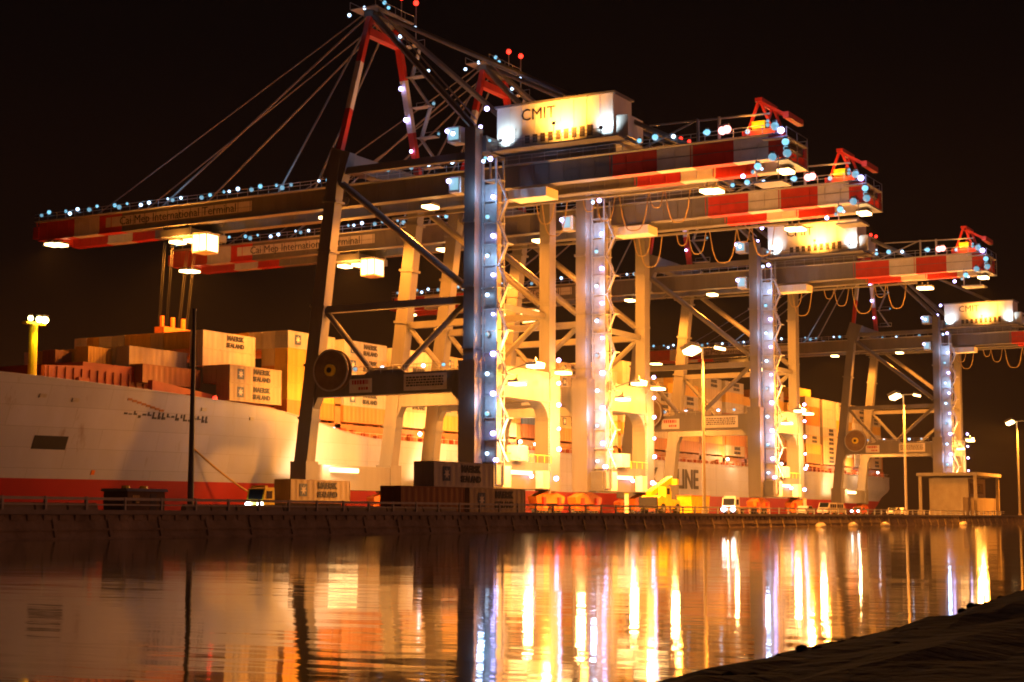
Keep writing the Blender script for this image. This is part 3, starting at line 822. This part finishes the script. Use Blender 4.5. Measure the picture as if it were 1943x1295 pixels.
# deck-edge lamps
dl = MB().ball((0,0,0), 0.34).mesh('deck_lamp', G['deck'])
for u in (198.4, 208, 233, 262.5, 268, 274, 299, 306.5, 341, 372, 388, 410, 430, 455, 461, 478, 484, 496):
    link('deck_lamp', dl, ship, S(u, 148.0, 15.4+random.uniform(-0.3,0.5)))
link('warning_lamp', LM['redl'], ship, S(180.6,149.0,18.3)).scale = (0.8,0.8,0.8)
for u in (268, 372, 470): lamp('POINT', S(u,146.0,16.5), 2500, WHITE, ship, size=0.4, name='deck_beam')

# ------------------------------------------------------------------ containers
PAL = {'grey': (0.42,0.42,0.40), 'pale': (0.60,0.58,0.52), 'orange': (0.50,0.21,0.045), 'brown': (0.28,0.11,0.045),
       'yellow': (0.62,0.40,0.07), 'blue': (0.05,0.10,0.22), 'green': (0.06,0.15,0.08), 'tan': (0.48,0.40,0.27)}
CM = {k: paint('container_'+k, v, 0.55, 0.28, 0.7, streak=True) for k, v in PAL.items()}
def container_mesh(colour, h=2.6):
    Lc, W = 12.19, 2.44; m = MB()
    n = 42; e = 0.10
    xs = []
    for k in range(n+1): xs.append(-Lc/2+e + (Lc-2*e)*k/n)
    for s_ in (-1, 1):                      # corrugated long sides
        vs = []
        for k, x in enumerate(xs):
            y = s_*(W/2 - (0.055 if (k//2) % 2 else 0.015)); vs += [(x,y,0.14),(x,y,h-0.10)]
        m.add(vs, [(2*k,2*k+2,2*k+3,2*k+1) for k in range(n)])
        m.box((-Lc/2, s_*W/2, 0), (Lc/2, s_*(W/2-0.08), 0.14)); m.box((-Lc/2, s_*W/2, h-0.10), (Lc/2, s_*(W/2-0.07), h))
        for x in (-1, 1): m.box((x*Lc/2, s_*W/2, 0.14), (x*(Lc/2-0.12), s_*(W/2-0.12), h-0.10))
    m.box((-Lc/2+0.02,-W/2+0.06,h-0.06),(Lc/2-0.02,W/2-0.06,h-0.03)); m.box((-Lc/2+0.02,-W/2+0.06,0.06),(Lc/2-0.02,W/2-0.06,0.1))
    for x in (-1, 1):
        m.box((x*(Lc/2-0.05), -W/2+0.12, 0.1), (x*(Lc/2-0.10), W/2-0.12, h-0.06))
        for y in (-0.85,-0.35,0.35,0.85): m.tube((x*(Lc/2-0.02),y,0.15),(x*(Lc/2-0.02),y,h-0.12),0.03,5)
        m.box((x*Lc/2,-W/2+0.13,0),(x*(Lc/2-0.1),W/2-0.13,0.12)); m.box((x*Lc/2,-W/2+0.13,h-0.12),(x*(Lc/2-0.1),W/2-0.13,h))
    return m.mesh('shipping_container', CM[colour])
CMESH = {k: container_mesh(k) for k in PAL}
cl1 = text_mesh('MAERSK', 1.05, M['dark_letters'], bold=0.035); cl2 = text_mesh('SEALAND', 0.95, M['dark_letters'], bold=0.03)
st = MB(); st.box((-0.75,-0.02,-0.75),(0.75,0.0,0.75),0)
pts = []
for k in range(14):
    r_ = 0.62 if k % 2 == 0 else 0.26; t = math.pi/2 + 2*math.pi*k/14; pts.append((r_*math.cos(t), r_*math.sin(t)))
st.prism(pts, 1, -0.04, -0.021, 1)
STAR = st.mesh('star_badge', [CM['blue'], M['white']])
def letters(o, logo=True):
    link('lettering', cl1, o, (1.3,-1.235,1.88), ROT_Y); link('lettering', cl2, o, (1.3,-1.235,0.82), ROT_Y)
    if logo: link('star_badge', STAR, o, (-3.6,-1.225,1.35))

ORD = ['bottom','second','third','fourth','fifth','sixth','seventh','eighth','ninth']
NUM = ['first','second','third','fourth','fifth','sixth','seventh','eighth','ninth','tenth','eleventh','twelfth','thirteenth','fourteenth','fifteenth','sixteenth','seventeenth','eighteenth','nineteenth','twentieth','twenty-first','twenty-second','twenty-third','twenty-fourth']
NICE = {'grey':'light grey','pale':'off-white','orange':'orange','brown':'rust brown','yellow':'yellow','blue':'dark blue','green':'dark green','tan':'tan'}
CH = 2.62
# bays: start u, base z, height of each row (row 0 nearest the quay)
BAYS = []
BAYS.append((158.2, 20.4, [0]*9))
BAYS.append((171.2, 20.1, [0]*2 + [1,2,2] + [2]*6))
BAYS.append((183.8, 18.2, [2,2,4,4] + [4]*8))
prof = [5,5,5,5,5,6,6,6,7,6,6,7,7,6,7,6,8,7,7,7,6]
for k, n in enumerate(prof): BAYS.append((197.4 + k*14.7, 16.6, [n]*6 if k > 0 else [5]*12))
BAYS = [(u, z, [h for h in r_]) for u, z, r_ in BAYS]
for k in (5, 9, 13, 16): BAYS[k+3][2][0] -= 1
rr = random.Random(21)
GRP = 'containers stacked on the ship'
o = link('shipping_container', CMESH['yellow'], None, (169.6, 161.0, 22.4)); o.scale = (0.5, 1, 1)
tag(o, 'short yellow container alone behind the red breakwater at the bow', 'container', GRP)
o = link('shipping_container', CMESH['brown'], None, (173.5, 168.6, 22.4)); o.scale = (0.9, 1, 1)
tag(o, 'dark brown container directly behind the short yellow one at the bow', 'container', GRP)
def pick(bi, t, top):
    if t >= top-1 and rr.random() < 0.6: return rr.choice(['yellow','pale','tan','yellow','grey'])
    if t == 0 and rr.random() < 0.4: return rr.choice(['orange','brown','orange'])
    return rr.choices(list(PAL), [24,26,6,4,22,2,1,22])[0]
FORCE = {(2,0,0):'tan', (2,0,1):'tan', (2,2,3):'pale', (2,2,2):'pale', (2,3,3):'yellow', (1,4,0):'brown', (0,3,0):'yellow', (1,2,0):'brown', (1,3,1):'tan', (1,3,0):'grey', (1,4,1):'tan'}
ncont = 0; seen = {}
for bi, (u0, zb, rows) in enumerate(BAYS):
    prev = BAYS[bi-1][2] if bi else [0]*20
    pz = BAYS[bi-1][1] if bi else 0
    for j, h in enumerate(rows):
        for t in range(h):
            side = j == 0 or t >= rows[j-1]
            ptop = pz + (prev[j] if j < len(prev) else 0)*CH
            front = (zb + (t+1)*CH) > ptop + 0.8
            front = front and (bi <= 3 or t >= h-1)
            if not (side or front): continue
            col = FORCE.get((bi, j, t)) or pick(bi, t, h)
            o = link('shipping_container', CMESH[col], None, (u0+6.1, 149.0+1.25+j*2.52, zb+t*CH))
            rowp = 'on the side facing the quay' if j == 0 else NUM[j] + ' row in from the quay'
            tag(o, f'{NICE[col]} container, {ORD[t]} tier, {NUM[bi]} bay from the bow, {rowp}', 'container', GRP)
            ncont += 1; seen[(bi, j, t)] = o
for key in ((2,0,0),(2,0,1)): letters(seen[key])
letters(seen[(2,2,3)], False)
for key, o in list(seen.items()):
    if key[0] > 2 and key[1] == 0 and o.data in (CMESH['grey'], CMESH['tan']) and rr.random() < 0.75: letters(o, key[0] < 12)
print('containers', ncont)
# lashing bridges between bays (parts of the ship)
for bi, (u0, zb, rows) in enumerate(BAYS[3:]):
    u = u0 + 12.2 + 0.35; m = MB()
    for v in (149.2, 153, 157): m.box(S(u,v,13.7), S(u+1.6,v+0.5,22.0))
    m.box(S(u,149.2,19.0), S(u+1.6,158,19.3)); m.box(S(u,149.2,21.8), S(u+1.6,158,22.1)); m.beam(S(u+0.8,149.5,14.0), S(u+0.8,153,19.0), 0.25, 0.25)
    m.build('lashing_bridge', M['deckorange'], ship)

# mooring line and quay bollards
m = MB(); p, q_ = Vector((172.4,150.6,14.6)), Vector((187.5,143.4,2.9)); pts = []
for k in range(13):
    t = k/12; w_ = p.lerp(q_, t); w_.z -= 1.3*math.sin(math.pi*t)*0.8; pts.append(w_)
o = m.path(pts, 0.14, 6).build('mooring_rope', M['manila']); tag(o, 'yellowish mooring rope slanting from the bow down to the quay', 'rope')
bm_ = MB().tube((0,0,0),(0,0,0.75),0.28,12,r2=0.24).tube((0,0,0.75),(0,0,1.0),0.46,12,r2=0.40).mesh('bollard', M['black'])
for k, u in enumerate((120,145,187.5,222,256,290,330,366)):
    o = link('bollard', bm_, None, (u, 143.5, QZ)); tag(o, 'black iron mooring bollard on the quay edge beside the ship', 'bollard', 'mooring bollards along the quay')

# ------------------------------------------------------------------ lamp posts
def lamp_post(u, v, lab, lit=True, h=24.6, side=1):
    r_ = empty('lamp_post', (u, v, QZ))
    MB().tube((0,0,0),(0,0,h-QZ),0.26,10,r2=0.13).tube((0,0,0),(0,0,0.5),0.42,10).build('pole', M['pole'] if lit else M['crane_dark'], r_)
    if not lit: MB().tube((0,0,h-QZ),(0,0,h-QZ+0.15),0.18,8).build('cap', M['crane_dark'], r_)
    if lit: MB().tube((0,-3.0,h-QZ),(0,2.2,h-QZ),0.08,6).build('crossarm', M['pole'], r_)
    for sx, sc_ in (((-1,1.5),(1,0.9)) if lit else ()):
        m = MB().box((-0.75,-0.4,-0.34),(0.75,0.4,-0.05),0); m.box((-0.8,-0.45,-0.05),(0.8,0.45,0.25),1)
        o = m.build('lamp_head', [G['warm'] if lit else M['glass'], M['crane_dark']], r_, (0, -sx*1.7 if sx < 0 else -2.6, h-QZ)); o.scale = (sc_*1.3,)*3
        if lit: o.rotation_euler = (R(-25 if sx < 0 else 12), 0, 0)
    if lit:
        lamp('SPOT', (0,1.9,h-QZ-1.3), 75000, SODIUM, r_, (0,16,0), 0.5, 170, name='lamp_beam'); lamp('SPOT', (0,-3.0,h-QZ-1.2), 60000, SODIUM, r_, (0,-4,0), 0.5, 165, name='lamp_beam')
    tag(r_, lab, 'lamp post', 'tall lamp posts along the sea wall'); return r_
lamp_post(101.0, 85.6, 'dark bare pole without lamps standing in front of the ship\'s bow', lit=False, h=18.0)
lamp_post(206.5, 85.6, 'lit lamp post in front of the third crane\'s portal')
lamp_post(304.6, 85.6, 'lit lamp post left of the flat-roofed booth')
lamp_post(402.0, 85.6, 'lit lamp post at the right edge, beyond the booth')

# ------------------------------------------------------------------ things on the apron
def cont(u, v, z, col, lab, lett=True):
    o = link('shipping_container', CMESH[col], None, (u, v, z)); tag(o, lab, 'container')
    if lett: letters(o)
    return o
def wheel(parent, x, y, z, r=0.5, w=0.3):
    o = MB().tube((-0,-w/2,0),(0,w/2,0),r,16).tube((0,-w/2-0.01,0),(0,w/2+0.01,0),r*0.5,12,1).build('wheel', [M['black'], M['steel']], parent, (x,y,z))
    return o
def truck(u, v, rz, lab, col):
    r_ = empty('terminal_truck', (u, v, QZ), rz)
    m = MB().prism([(2.1,0.75),(2.3,1.5),(1.9,2.9),(0.2,3.0),(0.1,0.75)], 1, -1.2, 1.2); m.box((1.2,-1.0,3.0),(1.7,1.0,3.2))
    cb = m.build('cab', col, r_)
    MB().prism([(2.31,1.62),(1.98,2.75),(1.93,2.75),(2.26,1.62)], 1, -1.02, 1.02).build('windscreen', M['glass'], cb)
    for s_ in (-1, 1): MB().box((0.6,s_*1.205,1.7),(1.7,s_*1.225,2.6)).build('side_window', M['glass'], cb)
    MB().box((-14.2,-0.5,0.95),(2.0,0.5,1.25)).box((2.0,-1.2,0.45),(2.35,1.2,0.8)).build('chassis', M['crane_dark'], r_)
    MB().box((-14.4,-1.2,1.25),(-1.2,1.2,1.45)).build('trailer_bed', M['orange'], r_)
    for x in (1.3, -1.6, -11.6, -13.0):
        for s_ in (-1, 1): wheel(r_, x, s_*0.98, 0.5)
    hm = MB().ball((0,0,0), 0.40).mesh('headlight', G['head'])
    for s_ in (-1, 1): link('headlight', hm, r_, (2.42, s_*0.85, 0.95))
    lamp('SPOT', (2.6,0,0.95), 1200, WHITE, r_, (12,0,0.2), 0.2, 60, name='head_beam')
    tag(r_, lab, 'truck'); return r_
truck(153.0, 118.2, math.pi, 'yellow-cabbed container truck with bright headlights at the nearest crane\'s foot', M['yellow'])
cont(162.0, 118.2, QZ+1.46, 'tan', 'tan container riding on the truck with bright headlights')
truck(262.5, 103.5, math.pi, 'truck with paired headlights beside the yellow machine', M['white'])
cont(141.2, 89.2, QZ+0.06, 'brown', 'dark brown container lying on the apron by the sea wall', False)
cont(154.4, 89.2, QZ+0.06, 'tan', 'tan lettered container on the ground, right of the dark brown one')
cont(147.6, 89.4, QZ+0.06+2.62, 'pale', 'pale container stacked across the dark brown and tan pair')

def car(u, v, rz, lab, mat, lit=False):
    r_ = empty('parked_car', (u, v, QZ), rz)
    pr_ = [(-2.2,0.35),(-2.25,0.85),(-1.9,1.0),(-1.3,1.48),(0.5,1.5),(1.15,1.02),(2.1,0.88),(2.25,0.6),(2.2,0.35)]
    bd = MB().prism(pr_, 1, -0.86, 0.86).build('body', mat, r_)
    for s_ in (-1, 1):
        MB().prism([(-1.2,1.02),(-1.05,1.38),(-0.4,1.41),(-0.4,1.02)], 1, s_*0.862, s_*0.885).build('side_window', M['glass'], bd)
        MB().prism([(-0.3,1.02),(-0.3,1.41),(0.42,1.42),(0.9,1.02)], 1, s_*0.862, s_*0.885).build('side_window', M['glass'], bd)
    MB().prism([(0.56,1.46),(1.12,1.06),(1.16,1.09),(0.60,1.49)], 1, -0.72, 0.72).build('windscreen', M['glass'], bd)
    for x in (-1.35, 1.4):
        for s_ in (-1, 1): wheel(r_, x, s_*0.78, 0.33, 0.33, 0.2)
    hm = MB().ball((0,0,0), 0.2).mesh('headlight', G['head'] if lit else M['glass'])
    for s_ in (-1, 1): link('headlight', hm, r_, (2.24, s_*0.62, 0.72))
    tag(r_, lab, 'car')
def van(u, v, rz, lab, mat):
    r_ = empty('parked_van', (u, v, QZ), rz)
    bd = MB().prism([(-2.6,0.4),(-2.65,2.0),(-2.5,2.15),(1.2,2.15),(1.9,1.25),(2.6,1.05),(2.65,0.4)], 1, -0.95, 0.95).build('body', mat, r_)
    for s_ in (-1, 1):
        for a in (-2.3, -1.1, 0.1): MB().box((a,s_*0.952,1.25),(a+1.0,s_*0.975,1.9)).build('side_window', M['glass'], bd)
    MB().prism([(1.27,2.1),(1.87,1.32),(1.92,1.34),(1.32,2.13)], 1, -0.8, 0.8).build('windscreen', M['glass'], bd)
    for x in (-1.7, 1.7):
        for s_ in (-1, 1): wheel(r_, x, s_*0.86, 0.36, 0.36, 0.22)
    tag(r_, lab, 'van')
van(279.0, 92.5, math.pi, 'white passenger van parked left of the booth', M['car_white'])
van(285.0, 92.8, 0, 'silver passenger van tail to tail with the white one', M['car_silver'])
car(300.5, 93.5, math.pi, 'maroon car with headlights lit, left of the silver saloon', M['car_red'], True)
car(318.5, 92.0, math.pi, 'silver saloon car parked just left of the booth wall', M['car_silver'])
car(325.0, 92.4, 0, 'white car parked against the booth wall', M['car_white'])
car(262.0, 90.5, 0, 'white car parked under the third crane, near the marker post', M['car_white'])
car(390, 96, math.pi, 'white car with headlights on, far right beyond the booth', M['car_white'], True)
car(412, 98, math.pi, 'silver car with headlights on, distant at the right edge', M['car_silver'], True)

# yellow reach stacker and skip
r_ = empty('reach_stacker', (234.5, 104.5, QZ))
m = MB().prism([(-4.4,1.0),(-4.4,2.5),(-3.2,2.9),(-1.0,2.5),(3.6,2.2),(4.2,1.2),(3.8,0.9),(-4.0,0.9)], 1, -1.6, 1.6); m.build('chassis', M['yellow'], r_)
cb = MB().prism([(-1.4,2.5),(-1.4,4.3),(0.2,4.3),(0.7,3.4),(0.7,2.4)], 1, -1.5, -0.2).build('cab', M['yellow'], r_)
MB().box((-1.1,-1.53,3.1),(0.1,-1.505,4.1)).build('window', M['glass'], cb)
MB().beam((-3.6,0.4,3.1),(4.6,0.4,5.6),0.9,0.9,side=(0,1,0)).box((4.2,-0.9,4.7),(4.9,1.7,5.6)).build('boom', M['yellow'], r_)
MB().box((-4.9,-1.5,1.0),(-4.42,1.5,2.7)).build('counterweight', M['black'], r_)
for x in (-2.9, 2.6):
    for s_ in (-1, 1): wheel(r_, x, s_*1.5, 0.85, 0.85, 0.6)
tag(r_, 'yellow reach stacker with raised boom below the ship lettering', 'machine')
r_ = empty('waste_skip', (247.5, 104.5, QZ)); m = MB()
m.prism([(-3.4,0.3),(-3.9,3.0),(3.9,3.0),(3.4,0.3)], 1, -1.25, 1.25); 
for x in (-2.6,-1.3,0,1.3,2.6): m.box((x-0.08,-1.33,0.35),(x+0.08,-1.255,2.95))
m.build('bin', M['yellow'], r_); MB().box((-4.0,-1.36,3.0),(4.0,1.36,3.12)).build('rim', M['orange'], r_)
tag(r_, 'long yellow steel skip right of the yellow reach stacker', 'skip')
for k, (u, lab) in enumerate(((213.5, 'white marker post by the second crane\'s right-hand foot'), (290.5, 'white marker post by the third crane\'s foot'))):
    r_ = empty('marker_post', (u, 100.5, QZ)); MB().tube((0,0,0),(0,0,2.9),0.32,10).build('post', M['white'], r_); MB().tube((0,0,2.9),(0,0,3.0),0.36,10).build('lid', M['yellow'], r_)
    tag(r_, lab, 'post')
# hut at the left
r_ = empty('site_hut', (96.0, 86.9, QZ)); m = MB().box((-2.1,-1.2,0.02),(2.1,1.2,1.5)); m.build('wall', M['cabin'], r_)
MB().prism([(-1.4,1.5),(1.4,1.5),(1.2,1.72),(-1.2,1.72)], 0, -2.3, 2.3).build('roof', M['steel'], r_)
MB().box((-1.6,-1.24,0.6),(-0.8,-1.205,1.2)).build('window', M['glass'], r_); MB().box((0.4,-1.24,0.05),(1.1,-1.206,1.35)).build('door', M['crane_dark'], r_)
m = MB(); 
for x in (-1.0, 1.0): m.tube((x,0,1.72),(x,0,1.95),0.3,8)
m.build('vent', M['yellow'], r_)
tag(r_, 'small dark site hut by the unlit lamp post at left', 'hut')
# concrete barriers on the near edge at left
bmn = MB().prism([(-0.28,0),(-0.26,0.16),(-0.12,0.5),(0.12,0.5),(0.26,0.16),(0.28,0)], 0, -1.45, 1.45).mesh('concrete_barrier', M['cap'])
for k in range(24):
    u = 66 + k*3.15
    if 90 < u < 98.5: continue
    o = link('concrete_barrier', bmn, None, (u, 84.75, QZ+0.07)); tag(o, 'low concrete barrier in the row along the sea wall', 'barrier', 'concrete barriers along the sea wall')
# booth
r_ = empty('gate_booth', (388, 97, QZ)); r_.scale = (0.72,1,1.2)
MB().box((-26,-6,0),(18,-5.6,3.4)).build('yard_wall', M['booth'], r_)
wl = MB().box((-10,-4.5,0),(13,4.5,7.2)).build('wall', M['booth'], r_)
MB().box((-7.5,-4.62,4.2),(9.5,-4.505,6.2)).build('fascia_panel', M['cabin'], wl)
for a in (-4.2, -0.6, 3.0): MB().box((a,-4.68,4.7),(a+2.4,-4.625,5.8)).build('window', M['glass'], wl)
MB().box((-15,-7.5,7.6),(18,6.5,8.2)).build('roof', M['cap'], r_)
for x in (-14, 16.5):
    for y in (-6.8, 5.8): MB().box((x-0.35,y-0.35,0),(x+0.35,y+0.35,7.6)).build('column', M['booth'], r_)
tag(r_, 'flat-roofed tan booth with corner columns and a low wall at right', 'building')
# foam fenders floating under the wall at right
fme = MB().ball((0,0,0), 0.75, 0, 14, 8).mesh('float_fender', M['white'])
for k, (u, lab) in enumerate(((243,'first pale float fender from the left under the wall'),(259,'second pale float fender from the left under the wall'),(277,'pale float fender under the lamp post by the vans'),(331,'last pale float fender, below the booth'))):
    o = link('float_fender', fme, None, (u, 81.6, 0.2)); o.scale = (1.9,1,0.8); tag(o, lab, 'fender', 'float fenders under the sea wall')

# ------------------------------------------------------------------ damp night air
hm = bpy.data.materials.new('haze'); N, L = nodes_of(hm); N.remove(N['Principled BSDF'])
pv = N.new('ShaderNodeVolumePrincipled'); pv.inputs['Density'].default_value = 0.00005; pv.inputs['Color'].default_value = (0.9,0.9,0.9,1)
L.new(pv.outputs[0], N['Material Output'].inputs['Volume'])
tag(MB().box((-510,-610,-4.5), (2410,2010,95)).build('haze', hm), kind='stuff')

# ------------------------------------------------------------------ world: night sky with a dull glow over the port
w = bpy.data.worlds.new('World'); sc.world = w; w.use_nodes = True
N, L = w.node_tree.nodes, w.node_tree.links
bg = N['Background']; tc = N.new('ShaderNodeTexCoord'); sx = N.new('ShaderNodeSeparateXYZ')
rp = N.new('ShaderNodeValToRGB'); rp.color_ramp.interpolation = 'EASE'
e = rp.color_ramp.elements
e[0].position = 0.0; e[0].color = (0.019, 0.0045, 0.0009, 1)
e[1].position = 0.30; e[1].color = (0.0015, 0.0007, 0.0006, 1)
x = e.new(0.07); x.color = (0.0095, 0.0027, 0.0008, 1)
x = e.new(0.16); x.color = (0.0034, 0.0012, 0.0007, 1)
L.new(tc.outputs['Generated'], sx.inputs[0]); L.new(sx.outputs['Z'], rp.inputs['Fac']); L.new(rp.outputs['Color'], bg.inputs['Color'])
# added fill: unseen sky brightened behind the near bank to front-light wall and containers
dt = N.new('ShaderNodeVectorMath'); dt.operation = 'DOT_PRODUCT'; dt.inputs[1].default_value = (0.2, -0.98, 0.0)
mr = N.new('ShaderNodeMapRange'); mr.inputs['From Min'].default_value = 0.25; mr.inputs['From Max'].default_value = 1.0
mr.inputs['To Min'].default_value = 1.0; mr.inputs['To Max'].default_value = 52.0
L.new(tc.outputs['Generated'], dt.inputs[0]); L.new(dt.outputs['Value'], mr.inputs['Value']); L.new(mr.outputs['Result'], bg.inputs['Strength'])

# ------------------------------------------------------------------ camera and render settings
TH, PI_ = R(29.2), math.atan((983-647.5)/3100)
cam = bpy.data.cameras.new('camera'); co = bpy.data.objects.new('camera', cam); COL.objects.link(co)
co.location = (0, 0, 1.5)
d = Vector((math.cos(TH)*math.cos(PI_), math.sin(TH)*math.cos(PI_), math.sin(PI_)))
co.rotation_euler = d.to_track_quat('-Z', 'Y').to_euler()
cam.sensor_width = 36; cam.lens = 36*3100/1943; cam.clip_end = 6000; cam.clip_start = 0.3
sc.camera = co
sc.view_settings.view_transform = 'Standard'; sc.view_settings.look = 'None'
sc.view_settings.exposure = 0.72; sc.view_settings.gamma = 1
sc.render.engine = 'CYCLES'
sc.cycles.use_denoising = True
try: sc.cycles.denoiser = 'OPENIMAGEDENOISE'
except Exception: pass
sc.cycles.max_bounces = 5; sc.cycles.diffuse_bounces = 1; sc.cycles.glossy_bounces = 3
sc.cycles.sample_clamp_indirect = 4
sc.cycles.filter_width = 1.9
